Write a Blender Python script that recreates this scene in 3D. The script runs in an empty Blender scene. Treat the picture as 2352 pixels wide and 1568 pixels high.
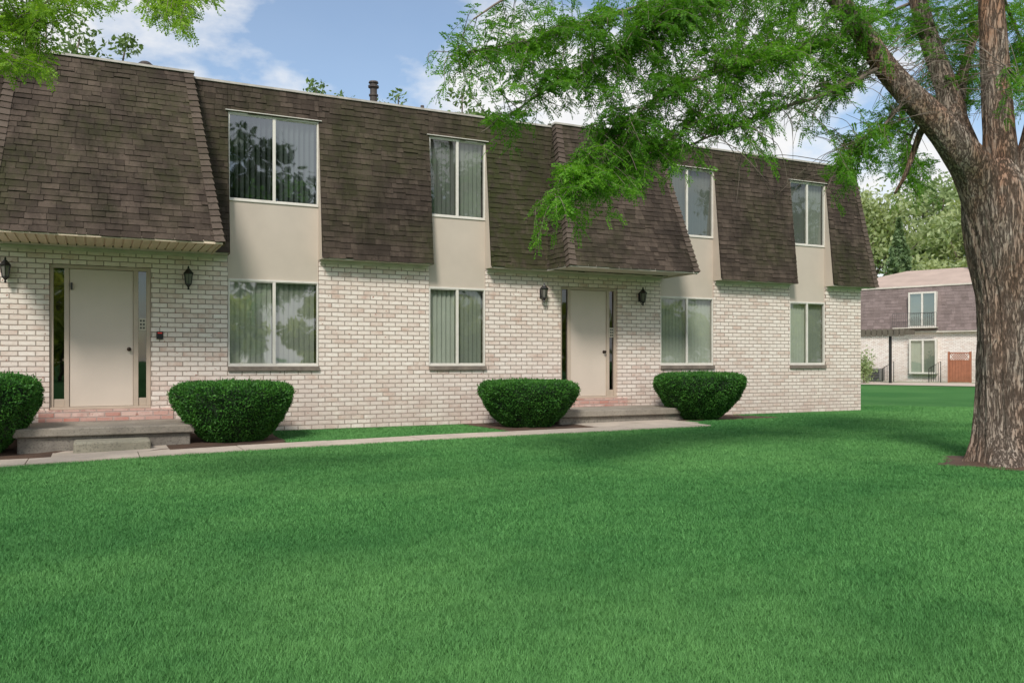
import bpy, math, random
import numpy as np
from mathutils import Vector, noise as mnoise
random.seed(7); rng=np.random.default_rng(7)
SC=bpy.context.scene; C=SC.collection
R=math.radians
# ---------------------------------------------------------------- survey of the site (camera station, facade = plane y 0)
F=1960.;CX=1176.;HY=830.;D=14.34;H=1.14
ct,st=.4388,.8986
def ray(px,py): u=(px-CX)/F; return (ct+st*u, st-ct*u, (HY-py)/F)
def onY(px,y=0.): r=ray(px,0); return (y+D)*r[0]/r[1]
def zY(px,py,y=0.): r=ray(px,py); return H+(y+D)*r[2]/r[1]
def P(px,py,Z): r=ray(px,py); return Vector((r[0]*Z,-D+r[1]*Z,H+r[2]*Z))
AX=[-1.,1.3,4.4,9.3,13.]; AZ=[-.10,-.045,0.,.03,.03]
def gn(x,y):
    t=np.clip((-np.asarray(y)-.1)/1.4,0,1); t=t*t*(3-2*t)
    return t*np.interp(x,AX,AZ)
def g(x,y): return float(gn(x,y))
# ---------------------------------------------------------------- node helpers
def newmat(name):
    m=bpy.data.materials.new(name); m.use_nodes=True
    return m,m.node_tree,m.node_tree.nodes['Principled BSDF']
def nd(nt,t,ins=None,**kw):
    n=nt.nodes.new(t)
    for k,v in kw.items(): setattr(n,k,v)
    for k,v in (ins or {}).items(): n.inputs[k].default_value=v
    return n
def c4(c): return (c[0],c[1],c[2],1)
def lk(nt,a,b): nt.links.new(a,b)
def mix(nt,fac,a,b,mode='MIX'):
    n=nd(nt,'ShaderNodeMixRGB',blend_type=mode)
    for i,v in ((0,fac),(1,a),(2,b)):
        if hasattr(v,'links'): lk(nt,v,n.inputs[i])
        elif i==0: n.inputs[0].default_value=v
        else: n.inputs[i].default_value=c4(v)
    return n.outputs[0]
def noise(nt,vec,scale,detail=4,rough=.55,out=0):
    n=nd(nt,'ShaderNodeTexNoise',{'Scale':scale,'Detail':detail,'Roughness':rough})
    if vec is not None: lk(nt,vec,n.inputs['Vector'])
    return n.outputs[out]
def ramp(nt,v,a,b,ca=(0,0,0),cb=(1,1,1)):
    n=nd(nt,'ShaderNodeValToRGB'); e=n.color_ramp.elements
    e[0].position=a; e[1].position=b; e[0].color=c4(ca); e[1].color=c4(cb)
    lk(nt,v,n.inputs[0]); return n.outputs[0]
def math_(nt,op,a,b=None):
    n=nd(nt,'ShaderNodeMath',operation=op)
    for i,v in ((0,a),(1,b)):
        if v is None: continue
        if hasattr(v,'links'): lk(nt,v,n.inputs[i])
        else: n.inputs[i].default_value=v
    return n.outputs[0]
def objco(nt,scale=(1,1,1)):
    t=nd(nt,'ShaderNodeTexCoord'); m=nd(nt,'ShaderNodeMapping'); m.inputs['Scale'].default_value=scale
    lk(nt,t.outputs['Object'],m.inputs[0]); return m.outputs[0]
def bump(nt,b,h,strength,dist):
    n=nd(nt,'ShaderNodeBump',{'Strength':strength,'Distance':dist}); lk(nt,h,n.inputs['Height']); lk(nt,n.outputs[0],b.inputs['Normal'])
def simple(name,col,rough=.6,var=.12,scale=3.,bmp=0.,metal=0.,fine=60.):
    m,nt,b=newmat(name); v=objco(nt)
    f=ramp(nt,noise(nt,v,scale,6,.6),.3,.7)
    d=tuple(x*(1-var) for x in col); l=tuple(min(1,x*(1+var)) for x in col)
    lk(nt,mix(nt,f,d,l),b.inputs['Base Color']); b.inputs['Roughness'].default_value=rough; b.inputs['Metallic'].default_value=metal
    if bmp: bump(nt,b,noise(nt,v,fine,5,.6),bmp,.01)
    return m
def foliage(name,ca,cb,cc,trans=.35,patch=1.2,rough=.5,cd_=None):
    m,nt,b=newmat(name)
    gm=nd(nt,'ShaderNodeNewGeometry'); v=objco(nt)
    col=mix(nt,gm.outputs['Random Per Island'],ca,cb)
    f=ramp(nt,noise(nt,v,patch,3,.5),.4,.65)
    col=mix(nt,math_(nt,'MULTIPLY',f,.6 if not cd_ else .55),col,cc)
    if cd_:
        f=ramp(nt,noise(nt,v,patch*.45,4,.6),.44,.60); col=mix(nt,math_(nt,'MULTIPLY',f,.6),col,cd_)
        f=ramp(nt,noise(nt,v,patch*7,4,.65),.45,.70); col=mix(nt,math_(nt,'MULTIPLY',f,.35),col,cc)
    lk(nt,col,b.inputs['Base Color']); b.inputs['Roughness'].default_value=rough
    b.inputs['Specular IOR Level'].default_value=.25
    if trans>0:
        t=nd(nt,'ShaderNodeBsdfTranslucent'); lk(nt,mix(nt,1.,col,(1.,1.,.5),'MULTIPLY'),t.inputs[0])
        ms=nd(nt,'ShaderNodeMixShader',{0:trans}); lk(nt,b.outputs[0],ms.inputs[1]); lk(nt,t.outputs[0],ms.inputs[2])
        lk(nt,ms.outputs[0],nt.nodes['Material Output'].inputs[0])
    return m
# ---------------------------------------------------------------- materials
def brick_mat(name,c1,c2,mort,rust=.5,pickc=(.50,.28,.20)):
    m,nt,b=newmat(name)
    t=nd(nt,'ShaderNodeTexCoord'); s=nd(nt,'ShaderNodeSeparateXYZ'); lk(nt,t.outputs['Object'],s.inputs[0])
    wob=math_(nt,'MULTIPLY',math_(nt,'SUBTRACT',noise(nt,t.outputs['Object'],6.,3,.6),.5),.016)
    cb=nd(nt,'ShaderNodeCombineXYZ'); lk(nt,math_(nt,'ADD',math_(nt,'ADD',s.outputs[0],s.outputs[1]),wob),cb.inputs[0]); lk(nt,math_(nt,'ADD',s.outputs[2],wob),cb.inputs[1])
    def br(a,bb,mo):
        n=nd(nt,'ShaderNodeTexBrick',{'Scale':1.,'Mortar Size':.0088,'Mortar Smooth':.4,'Bias':0.,'Brick Width':.225,'Row Height':.0760})
        n.inputs['Color1'].default_value=c4(a); n.inputs['Color2'].default_value=c4(bb); n.inputs['Mortar'].default_value=c4(mo)
        lk(nt,cb.outputs[0],n.inputs['Vector']); return n
    n1=br(c1,c2,mort); n2=br((0,0,0),(1,1,1),(0,0,0))
    obj=t.outputs['Object']
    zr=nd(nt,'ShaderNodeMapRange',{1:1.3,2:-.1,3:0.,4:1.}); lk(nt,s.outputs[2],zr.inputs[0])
    pick=ramp(nt,n2.outputs[0],.62,.95)
    sp=ramp(nt,noise(nt,obj,4.5,6,.72),.43,.63)
    pk=mix(nt,1.,pick,sp,'MULTIPLY')
    col=mix(nt,mix(nt,1.,pk,(rust,)*3,'MULTIPLY'),n1.outputs[0],pickc)
    tan=ramp(nt,noise(nt,obj,11.,6,.72),.47,.67)
    col=mix(nt,mix(nt,1.,tan,(.34,)*3,'MULTIPLY'),col,(.60,.45,.36))
    sp2=ramp(nt,noise(nt,obj,17.,5,.62),.635,.68)
    col=mix(nt,mix(nt,1.,sp2,(min(1,rust*1.5),)*3,'MULTIPLY'),col,(.34,.11,.06))
    dr=ramp(nt,noise(nt,obj,1.1,6,.65),.38,.72)
    col=mix(nt,mix(nt,1.,dr,(.24,)*3,'MULTIPLY'),col,(.58,.48,.42))
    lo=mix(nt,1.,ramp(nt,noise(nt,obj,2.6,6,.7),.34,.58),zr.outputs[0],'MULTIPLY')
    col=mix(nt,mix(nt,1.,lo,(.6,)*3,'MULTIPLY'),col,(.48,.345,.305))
    lk(nt,col,b.inputs['Base Color']); b.inputs['Roughness'].default_value=.75
    hh=math_(nt,'ADD',math_(nt,'MULTIPLY',noise(nt,obj,30,4,.6),.45),math_(nt,'SUBTRACT',1.,n1.outputs['Fac']))
    bump(nt,b,hh,.8,.014)
    return m
M={}
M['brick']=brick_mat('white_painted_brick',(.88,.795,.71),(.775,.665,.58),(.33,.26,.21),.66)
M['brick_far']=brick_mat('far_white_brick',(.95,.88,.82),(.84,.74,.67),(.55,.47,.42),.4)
M['brick_red']=brick_mat('worn_red_brick',(.48,.16,.115),(.80,.60,.52),(.42,.33,.29),1.,(.34,.07,.05))
def shingle_mat(name,ca,cb,moss,dark=.8):
    m,nt,b=newmat(name); gm=nd(nt,'ShaderNodeNewGeometry'); v=objco(nt)
    col=mix(nt,gm.outputs['Random Per Island'],ca,cb)
    dk=ramp(nt,noise(nt,objco(nt,(1,1,.25)),1.9,9,.74),.40,.64)
    col=mix(nt,mix(nt,1.,dk,(dark,)*3,'MULTIPLY'),col,(.023,.018,.0145))
    ms=ramp(nt,noise(nt,v,.55,4,.6),.45,.60)
    if moss>.5:   # moss grows thickest on the damp stretch left of the right entrance
        s=nd(nt,'ShaderNodeSeparateXYZ'); lk(nt,v,s.inputs[0]); d=math_(nt,'ABSOLUTE',math_(nt,'SUBTRACT',s.outputs[0],6.9))
        near=nd(nt,'ShaderNodeMapRange',{1:.5,2:1.6,3:1.,4:0.}); lk(nt,d,near.inputs[0]); ms=math_(nt,'MAXIMUM',math_(nt,'MULTIPLY',ms,.6),near.outputs[0])
    ms2=mix(nt,1.,ms,ramp(nt,noise(nt,v,6.,7,.74),.34,.58),'MULTIPLY')
    col=mix(nt,mix(nt,1.,ms2,(moss,)*3,'MULTIPLY'),col,(.044,.050,.017))
    sp=ramp(nt,noise(nt,v,26.,6,.7),.62,.71); col=mix(nt,mix(nt,1.,sp,(.45,)*3,'MULTIPLY'),col,(.18,.15,.12))
    sp=ramp(nt,noise(nt,v,15.,6,.75),.58,.65); col=mix(nt,mix(nt,1.,sp,(.6,)*3,'MULTIPLY'),col,(.019,.016,.012))
    gr=noise(nt,v,160.,3,.6); col=mix(nt,.6,col,mix(nt,gr,(.2,.2,.2),(1.9,1.9,1.9)),'MULTIPLY')
    lk(nt,col,b.inputs['Base Color']); b.inputs['Roughness'].default_value=.95; b.inputs['Specular IOR Level'].default_value=.15
    bump(nt,b,noise(nt,v,110.,3,.6),.4,.006); return m
M['shingle']=shingle_mat('brown_shingle',(.058,.043,.034),(.118,.088,.069),.85)
M['cap']=shingle_mat('hip_cap_shingle',(.098,.073,.058),(.145,.112,.09),.2,.4)
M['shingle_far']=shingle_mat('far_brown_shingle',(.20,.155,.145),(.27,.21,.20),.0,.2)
M['roof_far']=simple('far_roof_tan',(.44,.335,.275),.9,.15,1.)
M['roof_flat']=simple('flat_roof_felt',(.12,.11,.10),.9)
M['trim']=simple('off_white_trim',(.62,.56,.49),.5,.15,4.)
M['edge']=simple('dull_roof_edge_metal',(.46,.42,.375),.55,.25,5.)
M['white']=simple('cream_white_aluminium',(.70,.66,.59),.4,.08,6.)
M['beige']=simple('beige_panel',(.535,.46,.38),.6,.06,1.6,.08)
M['soffit']=simple('beige_soffit',(.70,.56,.42),.6,.08,3.)
M['door']=simple('beige_door_paint',(.62,.525,.44),.42,.04,1.8,.04,fine=18)
M['frame']=simple('taupe_frame_paint',(.49,.395,.31),.45,.08,3.)
M['black']=simple('black_metal',(.018,.017,.016),.42,.2,9.)
M['rail']=simple('weathered_dark_railing',(.09,.085,.08),.5,.2,9.)
M['dark']=simple('dark_interior',(.03,.03,.03),.9)
M['knob']=simple('bronze_knob',(.05,.035,.025),.3,.1,9,0,.8)
M['steel']=simple('dark_weathered_pipe',(.075,.06,.053),.6,.4,9.,.2,.3)
M['grey']=simple('grey_housing',(.20,.19,.18),.6,.2,9.)
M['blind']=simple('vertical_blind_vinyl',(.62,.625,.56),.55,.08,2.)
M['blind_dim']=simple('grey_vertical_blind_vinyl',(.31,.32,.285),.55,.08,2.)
M['blind_dark']=simple('dark_vertical_blind_vinyl',(.17,.175,.165),.55,.08,2.)  # darkest of the three blind tones, used in the upper windows
M['sill']=simple('stone_sill',(.19,.155,.125),.85,.3,8.,.3)
M['plastic']=simple('cream_plastic',(.55,.49,.40),.4,.05)
M['wood_red']=simple('red_fence_wood',(.33,.125,.065),.7,.2,5.)
M['canopy']=simple('dark_canopy_metal',(.12,.10,.075),.6,.2,5.)
def concrete(name,c,st_,pit):
    m,nt,b=newmat(name); v=objco(nt)
    col=mix(nt,ramp(nt,noise(nt,v,2.,7,.65),.35,.68),c,st_)
    col=mix(nt,mix(nt,1.,ramp(nt,noise(nt,v,40.,4,.6),.52,.66),(pit,)*3,'MULTIPLY'),col,tuple(x*.4 for x in c))
    lk(nt,col,b.inputs['Base Color']); b.inputs['Roughness'].default_value=.9
    bump(nt,b,noise(nt,v,70.,6,.65),.6,.012); return m
M['conc']=concrete('old_concrete',(.34,.30,.245),(.22,.19,.155),.6)
M['conc_step']=concrete('mossy_step_concrete',(.36,.33,.25),(.23,.215,.16),.7)
M['conc_base']=concrete('pitted_concrete_base',(.30,.27,.225),(.15,.13,.11),.9)
M['path']=concrete('path_concrete',(.58,.49,.40),(.44,.37,.30),.25)
M['mulch']=concrete('brown_mulch',(.12,.066,.040),(.06,.036,.024),.9)
def bark_mat():
    m,nt,b=newmat('honey_locust_bark'); v0=objco(nt)
    wv=nd(nt,'ShaderNodeTexNoise',{'Scale':3.,'Detail':3}); lk(nt,v0,wv.inputs[0])
    va=nd(nt,'ShaderNodeVectorMath',operation='MULTIPLY_ADD'); lk(nt,wv.outputs['Color'],va.inputs[0]); va.inputs[1].default_value=(.09,.09,.35); lk(nt,v0,va.inputs[2])
    mp=nd(nt,'ShaderNodeMapping'); mp.inputs['Scale'].default_value=(1,1,.13); lk(nt,va.outputs[0],mp.inputs[0]); v=mp.outputs[0]
    n=noise(nt,v,27.,8,.70)
    rid=math_(nt,'ABSOLUTE',math_(nt,'SUBTRACT',n,.5)); crack=ramp(nt,rid,.0,.06)
    n2=noise(nt,v,65.,7,.7)
    base=mix(nt,ramp(nt,n2,.30,.70),(.245,.185,.145),(.50,.415,.34))
    sz=nd(nt,'ShaderNodeSeparateXYZ'); lk(nt,v0,sz.inputs[0]); hz=nd(nt,'ShaderNodeMapRange',{1:1.5,2:4.,3:.4,4:.85}); lk(nt,sz.outputs[2],hz.inputs[0])
    rd=ramp(nt,noise(nt,objco(nt,(1,1,.3)),3.1,7,.7),.43,.60); base=mix(nt,mix(nt,1.,rd,hz.outputs[0],'MULTIPLY'),base,(.37,.19,.11))
    lc=ramp(nt,noise(nt,v0,8.,7,.75),.53,.67); base=mix(nt,mix(nt,1.,lc,(.45,)*3,'MULTIPLY'),base,(.52,.49,.42))
    col=mix(nt,crack,(.115,.083,.064),base)
    lk(nt,col,b.inputs['Base Color']); b.inputs['Roughness'].default_value=.95; b.inputs['Specular IOR Level'].default_value=.1
    bump(nt,b,math_(nt,'ADD',crack,math_(nt,'MULTIPLY',n2,.8)),.9,.022); return m
M['bark']=bark_mat()
M['twig']=simple('grey_twig_bark',(.20,.155,.125),.9,.35,6.)
M['leaf']=foliage('locust_leaf',(.095,.275,.022),(.24,.50,.05),(.05,.17,.016),.54,.8)
M['leaf2']=foliage('yellow_green_leaf',(.22,.41,.03),(.38,.58,.07),(.11,.25,.025),.55,.9)
M['yew']=foliage('yew_leaf',(.028,.118,.017),(.095,.265,.038),(.020,.085,.015),.15,6.)
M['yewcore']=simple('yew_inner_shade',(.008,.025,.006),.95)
M['far1']=foliage('haze_tinted_leaf',(.38,.45,.20),(.54,.59,.32),(.29,.37,.20),.4,.25)  # distance haze is mixed into the paler far leaf colours
M['far2']=foliage('haze_tinted_deep_leaf',(.27,.36,.16),(.40,.48,.23),(.20,.28,.14),.35,.25)
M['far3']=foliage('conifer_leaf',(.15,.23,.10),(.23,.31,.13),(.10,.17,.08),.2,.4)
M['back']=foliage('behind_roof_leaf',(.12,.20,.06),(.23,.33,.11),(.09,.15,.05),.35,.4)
M['reflt']=foliage('painted_sunlit_leaf',(.46,.54,.12),(.70,.72,.22),(.26,.36,.09),.55,.35)  # sunlit brightness is painted into the colour of these backlit leaves
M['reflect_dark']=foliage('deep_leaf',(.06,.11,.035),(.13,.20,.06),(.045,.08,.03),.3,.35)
M['grass']=foliage('grass_blade',(.048,.178,.040),(.132,.345,.098),(.030,.138,.034),0,.42,.65,(.158,.365,.105))
def ground_mat():
    m,nt,b=newmat('lawn_ground'); v=objco(nt)
    col=mix(nt,ramp(nt,noise(nt,v,.19,5,.6),.42,.60),(.052,.18,.044),(.112,.28,.078))
    col=mix(nt,ramp(nt,noise(nt,v,45.,5,.7),.36,.66),(.040,.138,.033),col)
    lk(nt,col,b.inputs['Base Color']); b.inputs['Roughness'].default_value=.95; b.inputs['Specular IOR Level'].default_value=.1
    bump(nt,b,noise(nt,v,60.,4,.7),.9,.03); return m
M['lawn']=ground_mat()
def glass_mat(name,tcol,fac,gcol=(1,1,1)):
    m,nt,b=newmat(name); nt.nodes.remove(b)
    t=nd(nt,'ShaderNodeBsdfTransparent'); t.inputs[0].default_value=c4(tcol)
    gl=nd(nt,'ShaderNodeBsdfGlossy'); gl.inputs[0].default_value=c4(gcol); gl.inputs['Roughness'].default_value=.02
    n=noise(nt,objco(nt),1.6,2,.5); bp=nd(nt,'ShaderNodeBump',{'Strength':.12,'Distance':.02}); lk(nt,n,bp.inputs['Height']); lk(nt,bp.outputs[0],gl.inputs['Normal'])
    ms=nd(nt,'ShaderNodeMixShader',{0:fac}); lk(nt,t.outputs[0],ms.inputs[1]); lk(nt,gl.outputs[0],ms.inputs[2])
    lk(nt,ms.outputs[0],nt.nodes['Material Output'].inputs[0]); return m
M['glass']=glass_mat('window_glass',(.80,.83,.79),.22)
M['glass_dim']=glass_mat('muted_window_glass',(.70,.74,.70),.11)  # less reflective pane with a slightly darker tint
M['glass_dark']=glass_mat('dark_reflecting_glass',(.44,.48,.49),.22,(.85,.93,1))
M['glass_door']=glass_mat('sidelight_glass',(.10,.10,.10),.10)
M['lamp_glass']=simple('smoked_lamp_glass',(.16,.15,.13),.15,.1)
def emit(name,col,s):
    m,nt,b=newmat(name); b.inputs['Base Color'].default_value=c4(col); b.inputs['Emission Color'].default_value=c4(col); b.inputs['Emission Strength'].default_value=s; return m
M['led']=emit('red_indicator',(.6,.03,.02),.35)
# ---------------------------------------------------------------- object helpers
OFF={}
def thing(name,label,cat,loc=(0,0,0),rz=0,group=None,local=False):
    o=bpy.data.objects.new(name,None); C.objects.link(o); o.location=loc; o.rotation_euler=(0,0,rz); o.empty_display_size=.2
    o['label']=label; o['category']=cat
    if group: o['group']=group
    OFF[o.name]=Vector((0,0,0)) if local else Vector(loc); return o
def struct(o,kind='structure'): o['kind']=kind; return o
def npmesh(name,V,Fc,mat,parent=None,smooth=False):
    V=np.asarray(V,dtype=np.float64); Fc=np.asarray(Fc,dtype=np.int32)
    if parent is not None: V=V-np.array(OFF[parent.name])
    me=bpy.data.meshes.new(name); nv=len(V); nf,k=Fc.shape
    me.vertices.add(nv); me.vertices.foreach_set('co',V.astype(np.float32).ravel())
    me.loops.add(nf*k); me.loops.foreach_set('vertex_index',Fc.ravel())
    me.polygons.add(nf); me.polygons.foreach_set('loop_start',np.arange(0,nf*k,k,dtype=np.int32))
    if smooth: me.polygons.foreach_set('use_smooth',np.ones(nf,dtype=bool))
    me.update(calc_edges=True); me.materials.append(mat)
    o=bpy.data.objects.new(name,me); C.objects.link(o)
    if parent is not None: o.parent=parent; OFF[o.name]=OFF[parent.name]
    return o
class MB:
    def __init__(s): s.v=[];s.f=[]
    def quad(s,*p):
        i=len(s.v); s.v+=[tuple(q) for q in p]; s.f.append(tuple(range(i,i+len(p))))
    def box(s,x0,y0,z0,x1,y1,z1):
        i=len(s.v); s.v+=[(x,y,z) for z in (z0,z1) for y in (y0,y1) for x in (x0,x1)]
        for q in ((0,2,3,1),(4,5,7,6),(0,1,5,4),(2,6,7,3),(0,4,6,2),(1,3,7,5)): s.f.append(tuple(i+k for k in q))
        return s
    def tube(s,pts,rad,n=8,fn=None):
        pts=[Vector(p) for p in pts]; N=len(pts)
        if not hasattr(rad,'__len__'): rad=[rad]*N
        base=len(s.v); t=(pts[1]-pts[0]).normalized(); a=t.orthogonal().normalized()
        if abs(t.z)>.8: a=(Vector((1,0,0))-t*t.x).normalized()
        for i in range(N):
            t=(pts[min(i+1,N-1)]-pts[max(i-1,0)]).normalized(); a=(a-t*a.dot(t)).normalized(); b=t.cross(a)
            for k in range(n):
                an=2*math.pi*k/n; r=rad[i]*(fn(i,an,pts[i]) if fn else 1)
                s.v.append(tuple(pts[i]+(a*math.cos(an)+b*math.sin(an))*r))
        for i in range(N-1):
            for k in range(n):
                k2=(k+1)%n; s.f.append((base+i*n+k,base+i*n+k2,base+(i+1)*n+k2,base+(i+1)*n+k))
        s.f.append(tuple(base+(N-1)*n+k for k in range(n))); s.f.append(tuple(base+n-1-k for k in range(n)))
        return s
    def lathe(s,c,prof,n=16,axis='z'):
        base=len(s.v)
        for r,z in prof:
            for k in range(n):
                an=2*math.pi*(k+.5)/n; x,y=r*math.cos(an),r*math.sin(an)
                s.v.append((c[0]+x,c[1]+y,c[2]+z) if axis=='z' else (c[0]+x,c[1]+z,c[2]+y))
        for i in range(len(prof)-1):
            for k in range(n):
                k2=(k+1)%n; s.f.append((base+i*n+k,base+i*n+k2,base+(i+1)*n+k2,base+(i+1)*n+k))
        s.f.append(tuple(base+(len(prof)-1)*n+k for k in range(n))); s.f.append(tuple(base+n-1-k for k in range(n)))
        return s
    def build(s,name,mat,parent=None,smooth=False,bevel=0):
        o_=OFF[parent.name] if parent is not None else Vector((0,0,0))
        me=bpy.data.meshes.new(name); me.from_pydata([(a-o_.x,b-o_.y,c-o_.z) for a,b,c in s.v],[],s.f); me.update()
        if smooth: me.polygons.foreach_set('use_smooth',[True]*len(me.polygons))
        me.materials.append(mat); o=bpy.data.objects.new(name,me); C.objects.link(o)
        if parent is not None: o.parent=parent
        OFF[o.name]=o_
        if bevel:
            b=o.modifiers.new('bevel','BEVEL'); b.width=bevel; b.segments=2; b.limit_method='ANGLE'
        return o
def dup(root,loc,rz=0,scale=None,label=None):
    r=root.copy(); C.objects.link(r); r.location=loc; r.rotation_euler=(0,0,rz)
    if scale: r.scale=scale
    if label: r['label']=label
    for ch in [o for o in bpy.data.objects if o.parent==root]:
        c=ch.copy(); C.objects.link(c); c.parent=r
        for gch in [o for o in bpy.data.objects if o.parent==ch]:
            d=gch.copy(); C.objects.link(d); d.parent=c
    return r
def lerp(a,b,t): return a+(b-a)*t
def spline(pts,rad,sub=6):
    pts=[Vector(p) for p in pts]; out=[];ro=[]; n=len(pts)
    for i in range(n-1):
        p0,p1,p2,p3=pts[max(i-1,0)],pts[i],pts[i+1],pts[min(i+2,n-1)]
        for k in range(sub):
            t=k/sub
            out.append(.5*((2*p1)+(p2-p0)*t+(2*p0-5*p1+4*p2-p3)*t*t+(3*p1-p0-3*p2+p3)*t**3)); ro.append(lerp(rad[i],rad[i+1],t))
    out.append(pts[-1]); ro.append(rad[-1]); return out,ro
# ---------------------------------------------------------------- world, sun, camera
SUN_AZ=math.atan2(-.58,-.80); SUN_EL=R(44)
w=bpy.data.worlds.new("World"); SC.world=w; w.use_nodes=True; nt=w.node_tree
bg=nt.nodes['Background']; out=nt.nodes['World Output']
sky=nd(nt,'ShaderNodeTexSky',sky_type='NISHITA'); sky.sun_disc=False; sky.sun_elevation=SUN_EL; sky.sun_rotation=SUN_AZ
sky.air_density=1.1; sky.dust_density=.3; sky.ozone_density=1.5
lk(nt,sky.outputs[0],bg.inputs[0]); bg.inputs[1].default_value=.15
tc=nd(nt,'ShaderNodeTexCoord'); mp=nd(nt,'ShaderNodeMapping'); mp.inputs['Scale'].default_value=(1,1,1.9); mp.inputs['Location'].default_value=(2.3,.7,.5)
lk(nt,tc.outputs['Generated'],mp.inputs[0])
cl=ramp(nt,noise(nt,mp.outputs[0],3.3,10,.55),.435,.54,(.08,)*3,(1,1,1))
sh=ramp(nt,noise(nt,mp.outputs[0],7.,6,.55),.3,.7,(.80,.82,.86),(1.,.99,.97))
bg2=nd(nt,'ShaderNodeBackground',{'Strength':1.03}); lk(nt,sh,bg2.inputs[0])
ms=nd(nt,'ShaderNodeMixShader'); lk(nt,cl,ms.inputs[0]); lk(nt,bg.outputs[0],ms.inputs[1]); lk(nt,bg2.outputs[0],ms.inputs[2]); lk(nt,ms.outputs[0],out.inputs[0])
sl=bpy.data.lights.new('sun','SUN'); sl.energy=3.3; sl.angle=R(13); sl.color=(1,.95,.88)
so=bpy.data.objects.new('sun',sl); C.objects.link(so)
sd=Vector((math.sin(SUN_AZ)*math.cos(SUN_EL),math.cos(SUN_AZ)*math.cos(SUN_EL),math.sin(SUN_EL)))
so.rotation_euler=sd.to_track_quat('Z','Y').to_euler(); so.location=(-10,-30,30)
SC.view_settings.view_transform='Standard'; SC.view_settings.look='None'; SC.view_settings.exposure=0
cd=bpy.data.cameras.new('camera'); cd.lens=30.; cd.sensor_width=36.; cd.shift_y=46/2352.; cd.clip_end=2000; cd.clip_start=.05
co=bpy.data.objects.new('camera',cd); C.objects.link(co); co.location=(0,-D,H); co.rotation_euler=(R(90),0,-math.atan2(ct,st)); SC.camera=co
# ---------------------------------------------------------------- ground
xs=np.concatenate([[-600,-200,-90,-50,-30,-20,-14],np.arange(-10,24,.4),[28,34,42,55,80,140,300,700]])
ys=np.concatenate([[-400,-150,-80,-50,-34,-26],np.arange(-20,3,.35),[5,9,16,28,50,90,180,400,900]])
X,Y=np.meshgrid(xs,ys); Zg=gn(X,Y); V=np.stack([X.ravel(),Y.ravel(),Zg.ravel()],1); nx=len(xs);ny=len(ys)
ii,jj=np.meshgrid(np.arange(nx-1),np.arange(ny-1)); b0=(jj*nx+ii).ravel()
struct(npmesh('lawn',V,np.stack([b0,b0+1,b0+nx+1,b0+nx],1),M['lawn'],None,True))
# ---------------------------------------------------------------- main building
XL=-13.; XE=onY(1977); DEP=9.5
ZB=2.865; ZT=5.63; YB=-.25; YT=.05; NR=30; HR=25
def ys_(z): return YB+(YT-YB)*(z-ZB)/(ZT-ZB)
ZH2=ZB+HR*(ZT-ZB)/NR+.02; ZS2=3.735; ZH1=2.48; ZS1=1.06; ZSB=.985
WIN=[(onY(523),onY(733)),(onY(985),onY(1116)),(onY(1517),onY(1640)),(onY(1814),onY(1896))]
DOOR=[(onY(113),onY(347)),(onY(1288),onY(1419))]
DZ0,DZ1=.43,2.59
bld=thing('apartment_building','long two storey apartment house of white painted brick with brown shingled mansard roof','building',(0,0,0))
mb=MB()
e=XL; ops=sorted([(a,b,'w') for a,b in WIN]+[(a,b,'d') for a,b in DOOR])
def wq(x0,x1,z0,z1): mb.quad((x0,0,z0),(x1,0,z0),(x1,0,z1),(x0,0,z1))
for a,b,k in ops:
    wq(e,a,-.4,ZB+.06); e=b
    z1=ZSB if k=='w' else .245
    wq(a,b,-.4,z1)
    if k=='d':
        wq(a,b,DZ1,ZB+.06); mb.quad((a,0,DZ1),(b,0,DZ1),(b,.2,DZ1),(a,.2,DZ1)); mb.quad((a,.2,.245),(b,.2,.245),(b,0,.245),(a,0,.245))
        zt=DZ1; zb=.245
    else: zt=ZB+.06; zb=ZSB; mb.quad((a,.2,zb),(b,.2,zb),(b,0,zb),(a,0,zb))
    mb.quad((a,0,zb),(a,.2,zb),(a,.2,zt),(a,0,zt)); mb.quad((b,.2,zb),(b,0,zb),(b,0,zt),(b,.2,zt))
wq(e,XE,-.4,ZB+.06)
mb.quad((XE,0,-.4),(XE,DEP,-.4),(XE,DEP,ZB+.06),(XE,0,ZB+.06)); mb.quad((XE,DEP,-.4),(XL,DEP,-.4),(XL,DEP,5.5),(XE,DEP,5.5)); mb.quad((XL,DEP,-.4),(XL,0,-.4),(XL,0,5.5),(XL,DEP,5.5))
mb.build('wall',M['brick'],bld)
mi=MB(); mi.quad((XL,2.2,-.3),(XE,2.2,-.3),(XE,2.2,5.5),(XL,2.2,5.5)); mi.build('interior_wall',M['dark'],bld)
mi=MB(); mi.quad((XL,.25,2.75),(XE,.25,2.75),(XE,2.2,2.75),(XL,2.2,2.75)); mi.build('interior_floor',M['dark'],bld)
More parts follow.
